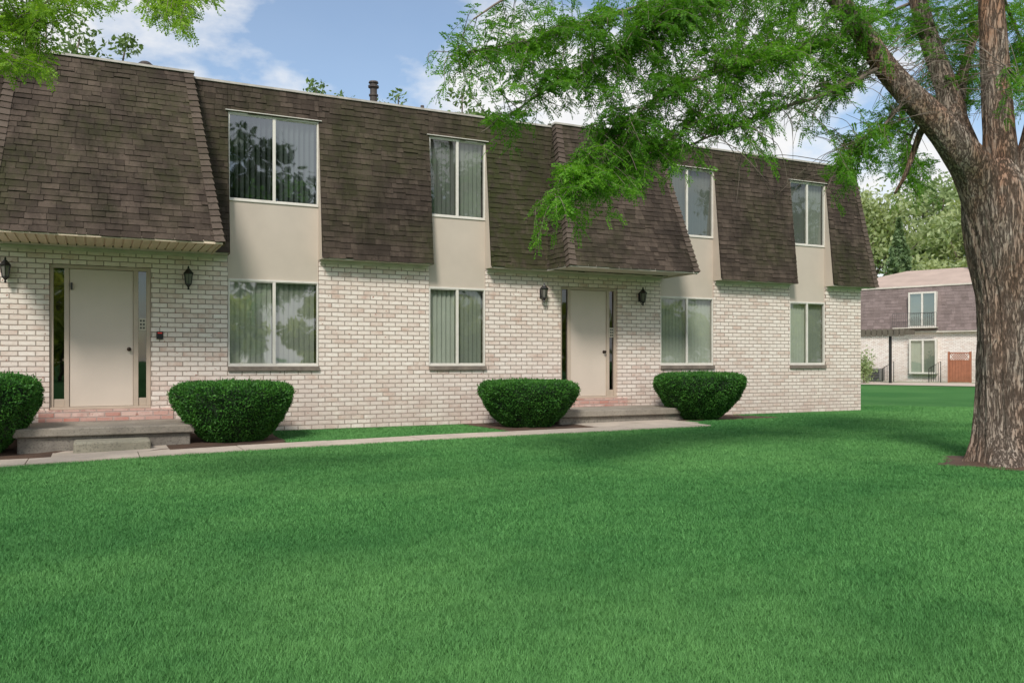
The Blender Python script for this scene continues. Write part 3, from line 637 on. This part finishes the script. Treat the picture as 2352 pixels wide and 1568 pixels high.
clus=[(1130,80,90,70,24,-1.2),(1080,190,60,40,10,-1.2),(1200,160,90,70,32,-1.2),(1290,90,120,80,60,-1.1),(1420,60,140,80,80,-1.),(1560,50,150,75,88,-.9),(1700,50,140,80,82,-.7),
(1310,200,80,55,30,-1.2),(1450,190,120,75,66,-1.1),(1590,150,120,80,68,-.9),(1430,320,75,55,50,-1.3),(1345,410,60,40,44,-1.5),(1410,410,70,40,40,-1.4),(1285,485,35,20,18,-1.5),(1490,325,70,50,38,-1.2),(1170,280,50,20,12,-1.3),
(1740,160,100,80,58,-.7),(1840,80,90,80,66,-.5),(1690,260,80,35,28,-.7),(1600,290,60,40,20,-.8),(1770,370,50,20,6,-.7),(1960,60,60,70,46,-.2),(1930,180,60,50,34,.2),(1990,330,60,45,40,-.2),(1940,390,40,25,18,-.1),(2080,390,60,50,34,1.5),(2040,290,60,60,32,1.2),
(1880,260,60,50,22,.4),(2060,60,50,60,28,.6),(2150,90,60,90,52,1.3),(2230,60,60,80,46,1.6),(2330,80,50,100,46,1.),(2150,220,60,50,26,1.4),(2330,200,40,80,26,1.2),(2330,170,30,60,8,-1.),(2230,200,30,50,16,1.6),
(1350,-130,260,70,26,-.9),(1700,-140,220,90,26,-.5),(2050,-200,240,120,40,.3),(2350,-250,220,160,50,.2),(2560,-50,120,150,24,0)]
LB=[];LD=[];LL=[]
def twig(a,c,leaves=True,r0=.005):
    a=Vector(a); c=Vector(c); d=c-a; ln=d.length
    mid=a+d*.5+Vector((random.uniform(-.12,.12),random.uniform(-.12,.12),.10*ln+random.uniform(-.05,.08)))
    ps,rs=spline([a,mid,c],[r0,r0*.65,.0016],5); bm_.tube(ps,rs,4)
    if not leaves: return
    cum=0; tot=sum((ps[i+1]-ps[i]).length for i in range(len(ps)-1)); start=max(0,tot-.56); nxt=start; s=1
    for i in range(len(ps)-1):
        e=(ps[i+1]-ps[i]); l=e.length; t=e/l if l>0 else e
        while nxt<cum+l:
            b=ps[i]+t*(nxt-cum); sd=t.cross(Vector((0,0,1)))
            if sd.length<.1: sd=Vector((1,0,0))
            sd.normalize(); dv=(t*random.uniform(.0,.9)+sd*s*random.uniform(.3,1.1)+Vector((random.uniform(-.5,.5),random.uniform(-.5,.5),random.uniform(-.6,.45)))).normalized()
            LB.append(tuple(b)); LD.append(tuple(dv)); LL.append(random.uniform(.06,.125)); s=-s; nxt+=random.uniform(.022,.05)
        cum+=l
    LB.append(tuple(c)); LD.append(tuple((c-mid).normalized())); LL.append(random.uniform(.08,.13))
for px,py,rx,ry,n,dz in clus:
    for _ in range(n):
        a=random.random()*2*math.pi; q=random.random()**.5; c=P(px+rx*1.05*q*math.cos(a),py+ry*1.05*q*math.sin(a),ZT0+dz+random.gauss(0,.42))
        sub=GA[rng.integers(0,len(GA),max(20,len(GA)//3))]; dd=np.linalg.norm(sub-np.array(c),axis=1)+.25*np.maximum(0,c.z-sub[:,2])
        s=Vector(sub[int(np.argmin(dd))]); v=c-s
        if v.length>1.3: s=c-v.normalized()*1.3
        if v.length<.25: c=c+Vector((random.uniform(-.3,.2),random.uniform(-.3,.1),-.25))
        twig(s,c)
for _ in range(340):   # bare hanging twigs
    px,py=random.choice([(2150,180),(2250,130),(2050,230),(1900,180),(1700,250),(1600,330),(1950,120),(2300,250),(1850,300),(1780,380),(2100,120),(2200,230),(1500,260),(1650,160)])
    c=P(px+random.gauss(0,60),py+random.gauss(0,50),ZT0-.3+random.gauss(0,.4)); sub=GA[rng.integers(0,len(GA),60)]; s=Vector(sub[int(np.argmin(np.linalg.norm(sub-np.array(c),axis=1)))]); v=c-s
    if v.length>1.1: s=c-v.normalized()*1.1
    twig(s,c,False,.005)
bm_.build('branches',M['twig'],tree,True)
compound(LB,LD,LL,M['leaf'],'crown',tree)
V=[(TREE.x,TREE.y,TREE.z+.05)];Fc=[]
for k in range(40):
    an=2*math.pi*k/40; rr=.70+.1*math.sin(5*an)+.05*math.sin(9*an+1); V.append((TREE.x+rr*math.cos(an),TREE.y+rr*math.sin(an),TREE.z+.006))
Fc=[(0,1+k,1+(k+1)%40) for k in range(40)]; struct(npmesh('bare_soil',V,Fc,M['mulch']))
# ---------------------------------------------------------------- second locust at the left whose sprays hang into the picture
LB=[];LD=[];LL=[]; bm_=MB(); ZL=6.2
lx=P(-620,1000,7.0); lx.z=g(lx.x,lx.y)
tl=thing('honey_locust_tree','yellow green locust tree beyond the left edge, its twigs filling the upper left corner','tree',tuple(lx))
m=MB(); ps,rs=spline([lx+Vector((0,0,-.2)),lx+Vector((.02,0,1)),lx+Vector((.1,.05,2.4)),lx+Vector((.3,.2,3.6)),lx+Vector((.7,.4,4.8))],[.34,.25,.22,.19,.12],6); m.tube(ps,rs,20,lambda i,an,c:1+.1*mnoise.noise((math.cos(an)*3,math.sin(an)*3,c.z)))
q0=ps[-8]; G2=[]
for tgt in ((60,70,ZL),(380,-30,ZL+.4),(-60,140,ZL-.2),(150,-40,ZL+.3)):
    c=P(*tgt); mid=(q0+c)/2+Vector((0,0,.35)); pp,rr=spline([q0,mid,c],[.07,.03,.006],8); bm_.tube(pp,rr,8); G2+=[tuple(v) for v in pp[6:]]
m.build('trunk',M['bark'],tl,True)
GA2=np.array(G2)
for px,py,rx,ry,n in ((40,120,80,50,40),(30,50,70,50,28),(95,160,25,18,10),(140,20,90,25,22),(390,20,60,40,22),(430,60,25,25,9),(480,0,40,15,8),(250,0,70,20,12),(-120,60,100,120,40),(350,-80,160,50,20),(0,-80,160,60,30)):
    for _ in range(n):
        a=random.random()*2*math.pi; q=math.sqrt(random.random()); c=P(px+rx*q*math.cos(a),py+ry*q*math.sin(a),ZL+random.gauss(0,.25))
        dd=np.linalg.norm(GA2-np.array(c),axis=1); s=Vector(GA2[int(np.argmin(dd))])
        twig(s,c,True,.004)
bm_.build('branches',M['twig'],tl,True)
compound(LB,LD,list(np.array(LL)*.85),M['leaf2'],'crown',tl)
# ---------------------------------------------------------------- other trees
def fartree(name,label,base,h,rad,mat,n,ls,group=None,conifer=False,low=.25):
    base=Vector(base); t=thing(name,label,'tree',tuple(base),0,group); m=MB()
    m.tube([base+Vector((0,0,-.3)),base+Vector((.1,0,h*.3)),base+Vector((0,.1,h*.8))],[h*.022,h*.016,h*.005],8)
    if conifer:
        tt=rng.random(n)**.75; an=rng.random(n)*2*np.pi; ti=np.floor(tt*16)/16; rr=(1-tt)*rad*np.sqrt(rng.random(n))*(.75+.35*np.sin(an*5+ti*40)); cen=np.stack([base.x+rr*np.cos(an),base.y+rr*np.sin(an),base.z+h*(.05+.95*tt)-rr*.3],1); sz=ls*rng.uniform(.6,1.2,n)
    else:
        K=34; cc=[]
        for _ in range(K):
            v=rng.normal(0,1,3); v/=np.linalg.norm(v); q=rng.random()**.45; zc=h*(low+(1-low)*.5)+v[2]*q*h*(1-low)*.44
            cc.append((base.x+v[0]*q*rad*.8,base.y+v[1]*q*rad*.8,base.z+zc,rad*rng.uniform(.20,.38)))
            m.tube([base+Vector((0,0,h*rng.uniform(.25,.6))),Vector(cc[-1][:3])],[h*.006,h*.002],5)
        cc=np.array(cc); k=rng.integers(0,K,n); v=rng.normal(0,1,(n,3)); v/=np.linalg.norm(v,axis=1)[:,None]; q=rng.random(n)**.5
        cen=cc[k,:3]+v*(cc[k,3]*q)[:,None]*np.array([1,1,.8]); sz=ls*rng.uniform(.6,1.3,n)
    m.build('trunk',M['twig'],t,True); cards(cen,sz,mat,'crown',t); return t
def gp(px,Z): q=P(px,830,Z); q.z=0; return q
grp='trees beyond the far building'
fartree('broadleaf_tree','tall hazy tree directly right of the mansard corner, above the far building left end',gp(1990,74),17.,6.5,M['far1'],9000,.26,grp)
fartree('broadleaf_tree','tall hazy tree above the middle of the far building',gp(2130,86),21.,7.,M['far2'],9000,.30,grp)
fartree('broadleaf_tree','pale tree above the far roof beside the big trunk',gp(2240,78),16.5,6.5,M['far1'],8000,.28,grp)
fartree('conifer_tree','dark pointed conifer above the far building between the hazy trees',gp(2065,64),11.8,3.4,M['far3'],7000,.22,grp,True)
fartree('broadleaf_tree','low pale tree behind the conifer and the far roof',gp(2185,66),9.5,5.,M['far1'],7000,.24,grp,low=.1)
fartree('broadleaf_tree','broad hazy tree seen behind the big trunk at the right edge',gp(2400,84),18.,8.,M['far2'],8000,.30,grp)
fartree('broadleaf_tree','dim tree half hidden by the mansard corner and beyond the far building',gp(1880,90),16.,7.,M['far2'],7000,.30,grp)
gr2='trees behind the apartment roof'
fartree('broadleaf_tree','grey green tree rising behind the roof at the far upper left',gp(90,32),15.6,3.6,M['back'],5200,.13,gr2)
fartree('broadleaf_tree','grey green tree top behind the roof right of the far upper left tree',gp(235,34),15.6,3.0,M['back'],5200,.13,gr2)
fartree('broadleaf_tree','sparse tree top peeking over the roof left of the tall vent pipe',gp(765,40),15.4,2.6,M['back'],2800,.13,gr2)
fartree('broadleaf_tree','sparse tree top peeking over the roof right of the tall vent pipe',gp(895,42),15.3,1.8,M['back'],1600,.13,gr2)
fartree('broadleaf_tree','tree top over the roof half hidden behind the hanging locust leaves',gp(1060,40),15.6,2.6,M['back'],3400,.14,gr2)
gr3='trees across the lawn seen in the window glass'
for x,y,h,rd,lb in ((7,-44,5.6,4.,'round tree coloured as sunlit, mirrored in the lower left window'),(15,-46,6.2,4.,'tree coloured as sunlit, mirrored between the first two windows'),(24,-44,5.8,4.5,'round tree coloured as sunlit, mirrored in the second lower window'),(35,-46,6.5,5.,'tree mirrored between the second and third windows'),(46,-46,6.5,5.,'tree mirrored in the third lower window'),(60,-46,7.,5.5,'tree mirrored in the rightmost lower window'),(-2,-48,7.,4.,'tree mirrored in the left door glass')):
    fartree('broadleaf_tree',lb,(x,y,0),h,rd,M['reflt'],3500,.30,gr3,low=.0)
for x,y,h,rd,lb in ((11,-52,20.,6.,'unseen tall dark tree, added to darken the upper left window reflection'),(31,-54,19.,7.,'unseen tall dark tree, added to darken the second upper window reflection'),(64,-56,22.,10.,'unseen tall dark tree, added to darken the right upper window reflections')):
    fartree('broadleaf_tree',lb,(x,y,0),h,rd,M['reflect_dark'],4200,.36,gr3,low=.2)  # unseen trees behind the camera, added to darken reflections in the upper windows
# ---------------------------------------------------------------- far building
O=P(2105,830,48); dv=Vector((1.1*st-ct,-1.1*ct-st,0)).normalized(); rz2=math.atan2(dv.y,dv.x); nv_=Vector((-dv.y,dv.x,0))
O.z=0
def bx(px,yl=0.):
    r=ray(px,830); det=r[0]*(-dv.y)+r[1]*dv.x; q=O+nv_*yl
    ox,oy=q.x,q.y+D; s=(ox*(-dv.y)+oy*dv.x)/det; x=(r[0]*oy-r[1]*ox)/det
    return x,s
def lx_(px,yl=0.): return bx(px,yl)[0]
def lz(px,py,yl=0.): s=bx(px,yl)[1]; return H+(HY-py)*s/F
fb=thing('apartment_building','distant brick apartment house with mauve brown mansard and small balcony behind the big trunk','building',(O.x,O.y,0),rz2,None,True)
xa,xb=lx_(1850),lx_(2560); zb2,zt2=2.85,5.35
m=MB(); m.box(xa,0,-.4,xb,9,zb2+.1); m.build('wall',M['brick_far'],fb)
m=MB(); shingles(m,(xa,-.25,zb2),(xb,-.25,zb2),(xa,.15,zt2),(xb,.15,zt2),14,tab=.35,seed=80); shingles(m,(xa,9,zb2),(xa,-.25,zb2),(xa,9,zt2),(xa,.15,zt2),14,tab=.35,seed=81); m.build('mansard_panel',M['shingle_far'],fb)
m=MB(); rz_=zt2+1.35; m.quad((xa,.1,zt2),(xb,.1,zt2),(xb-2,4.5,rz_),(xa+4.5,4.5,rz_)); m.quad((xb,9,zt2),(xa,9,zt2),(xa+4.5,4.5,rz_),(xb-2,4.5,rz_)); m.quad((xa,9,zt2),(xa,.1,zt2),(xa+4.5,4.5,rz_)); m.quad((xb,.1,zt2),(xb,9,zt2),(xb-2,4.5,rz_)); rf=m.build('roof',M['roof_far'],fb)
m=MB(); m.box(xa,.08,zt2-.03,xb,.2,zt2+.06); m.build('roof_edge_trim',M['trim'],fb)
vx=lx_(2183); m=MB(); m.lathe((vx,4.,0),[(.12,5.8),(.12,7.0),(.2,7.05),(.2,7.2),(.02,7.3)],12); m.build('vent_pipe',M['steel'],rf)
m=MB(); m.box(xa,-.24,zb2-.1,xb,-.002,zb2-.005); m.build('soffit',M['trim'],fb)
def fardoor(p0,p1,y0,y1,name,gm):
    a,b=lx_(p0,-.27),lx_(p1,-.27); z0,z1=lz(p0,y1,-.27),lz(p0,y0,-.27); m=MB(); yy=-.27; w_=.09
    m.box(a,yy,z0,a+w_,.3,z1); m.box(b-w_,yy,z0,b,.3,z1); m.box(a+w_+.001,yy,z1-w_,b-w_-.001,.3,z1); m.box(a+w_+.001,yy,z0,b-w_-.001,.3,z0+w_); c=(a+b)/2; m.box(c-.05,yy+.01,z0+w_+.001,c+.05,.0,z1-w_-.001)
    fr=m.build(name,M['white'],fb)
    for q0,q1,mm in ((a+w_,c-.05,M['blind']),(c+.05,b-w_,M['blind_dim'])):
        p=MB(); p.quad((q0,yy+.05,z0+w_),(q1,yy+.05,z0+w_),(q1,yy+.05,z1-w_),(q0,yy+.05,z1-w_)); p.build('pane',gm,fr)
        p=MB(); n_=7
        for k in range(n_): u0=lerp(q0,q1,k/n_); u1=lerp(q0,q1,(k+.92)/n_); p.quad((u0,yy+.12,z0+w_),(u1,yy+.15,z0+w_),(u1,yy+.15,z1-w_),(u0,yy+.12,z1-w_))
        p.build('blind',mm,fr)
fardoor(2086,2150,672,752,'balcony_door',M['glass_dark']); fardoor(2088,2151,779,858,'patio_door',M['glass_dim'])
a,b=lx_(2050,-.6),lx_(2151,-.6); zf,zr_=lz(2086,752,-.6),lz(2086,719,-.6); m=MB()
m.box(a,-.62,zf-.05,b,-.26,zf-.0); m.build('balcony_floor',M['trim'],fb); m=MB()
m.box(a,-.61,zr_-.02,b,-.585,zr_+.005); m.box(a,-.61,zf+.06,b,-.585,zf+.08)
n_=20
for k in range(n_+1): x=lerp(a,b,k/n_); m.box(x-.007,-.606,zf+.0,x+.007,-.59,zr_-.021)
m.build('balcony_railing',M['rail'],fb)
def fthing(name,label,cat,px,y,group=None):
    q=O+dv*lx_(px,y)+nv_*y; return thing(name,label,cat,(q.x,q.y,0),rz2,group,True)
t=fthing('carport_canopy','flat dark canopy with scalloped edge on a thin black post before the far building','canopy',2045,-5)
ce=lx_(2088,-5.3)-lx_(2045,-5); ch=lz(2045,768,-5)
m=MB(); m.box(-7.,-.3,ch,ce,.6,ch+.22)
k=-7.
while k<ce-.26: m.box(k+.02,-.36,ch-.10,k+.24,-.305,ch+.27); k+=.28
m.build('canopy_roof',M['canopy'],t); m=MB(); m.box(-.06,-.06,-.1,.06,.06,ch); m.build('post',M['black'],t)
hw=(lx_(2226,-1.6)-lx_(2181,-1.6))/2; t=fthing('wooden_fence','short red brown wooden fence panel with lattice top beside the big trunk','fence',2204,-1.6)
fh=lz(2204,809,-1.6); m=MB(); k=-hw
while k<hw-.1: m.box(k,-.02,0.05,k+.13,.02,fh-.42); k+=.14
m.build('boards',M['wood_red'],t); m=MB(); l0,l1=fh-.40,fh-.06
for k in range(7): x=lerp(-hw,hw-.3,k/6); m.tube([(x,0,l0),(x+.3,0,l1)],.018,4); m.tube([(x+.3,.01,l0),(x,.01,l1)],.018,4)
m.box(-hw,-.03,l1,hw,.03,fh); m.box(-hw,-.03,l0-.03,hw,.03,l0); m.build('lattice',M['wood_red'],t)
for xx in (-hw-.05,hw+.05): m=MB(); m.box(xx-.045,-.06,0,xx+.045,.06,fh+.04); m.build('post',M['wood_red'],t)
for px,lb in ((2147,'black iron handrail right of the far patio door'),(2040,'black iron handrail left of the far patio door')):
    t=fthing('handrail',lb,'railing',px,-1.,'handrails at the far patio'); m=MB(); m.tube([(-.3,0,0),(-.3,0,.75),(.3,0,1.15),(.3,0,0)],.025,6); m.build('rail',M['black'],t); m=MB()
    for k in range(5): x=-.3+.12*k; m.box(x-.012,-.012,.05,x+.012,.012,.75+.08*k)
    m.build('balusters',M['black'],t)
t=fthing('air_conditioner','low grey air conditioner box by the far brick wall','air conditioner',2008,-.8); m=MB(); m.box(-.45,-.35,.05,.45,.35,.75); m.build('housing',M['grey'],t,bevel=.03); m=MB()
for k in range(7): m.box(-.42,-.372,.12+k*.085,.42,-.352,.16+k*.085)
m.build('grille',M['black'],t)
t=thing('shrub','small loose green shrub at the foot of the far brick wall','shrub',tuple(gp(1984,44)),0,None,True); cen=rng.normal(0,1,(1200,3))*np.array([.26,.26,.36])+np.array([0,0,.85]); cen[:,2]=np.abs(cen[:,2]); cards(cen,.07*rng.uniform(.6,1.3,1200),M['far2'],'foliage',t); m=MB(); m.tube([(0,0,-.1),(.02,0,1)],[.05,.02],6); m.build('stem',M['twig'],t)
m=MB(); q=[O+dv*lx_(1800)+nv_*-8.5,O+dv*lx_(2700)+nv_*-8.5,O+dv*lx_(2700)+nv_*-2.2,O+dv*lx_(1800)+nv_*-2.2]
m.quad(*[(v.x,v.y,.03) for v in q]); struct(m.build('far_pavement',M['path']))
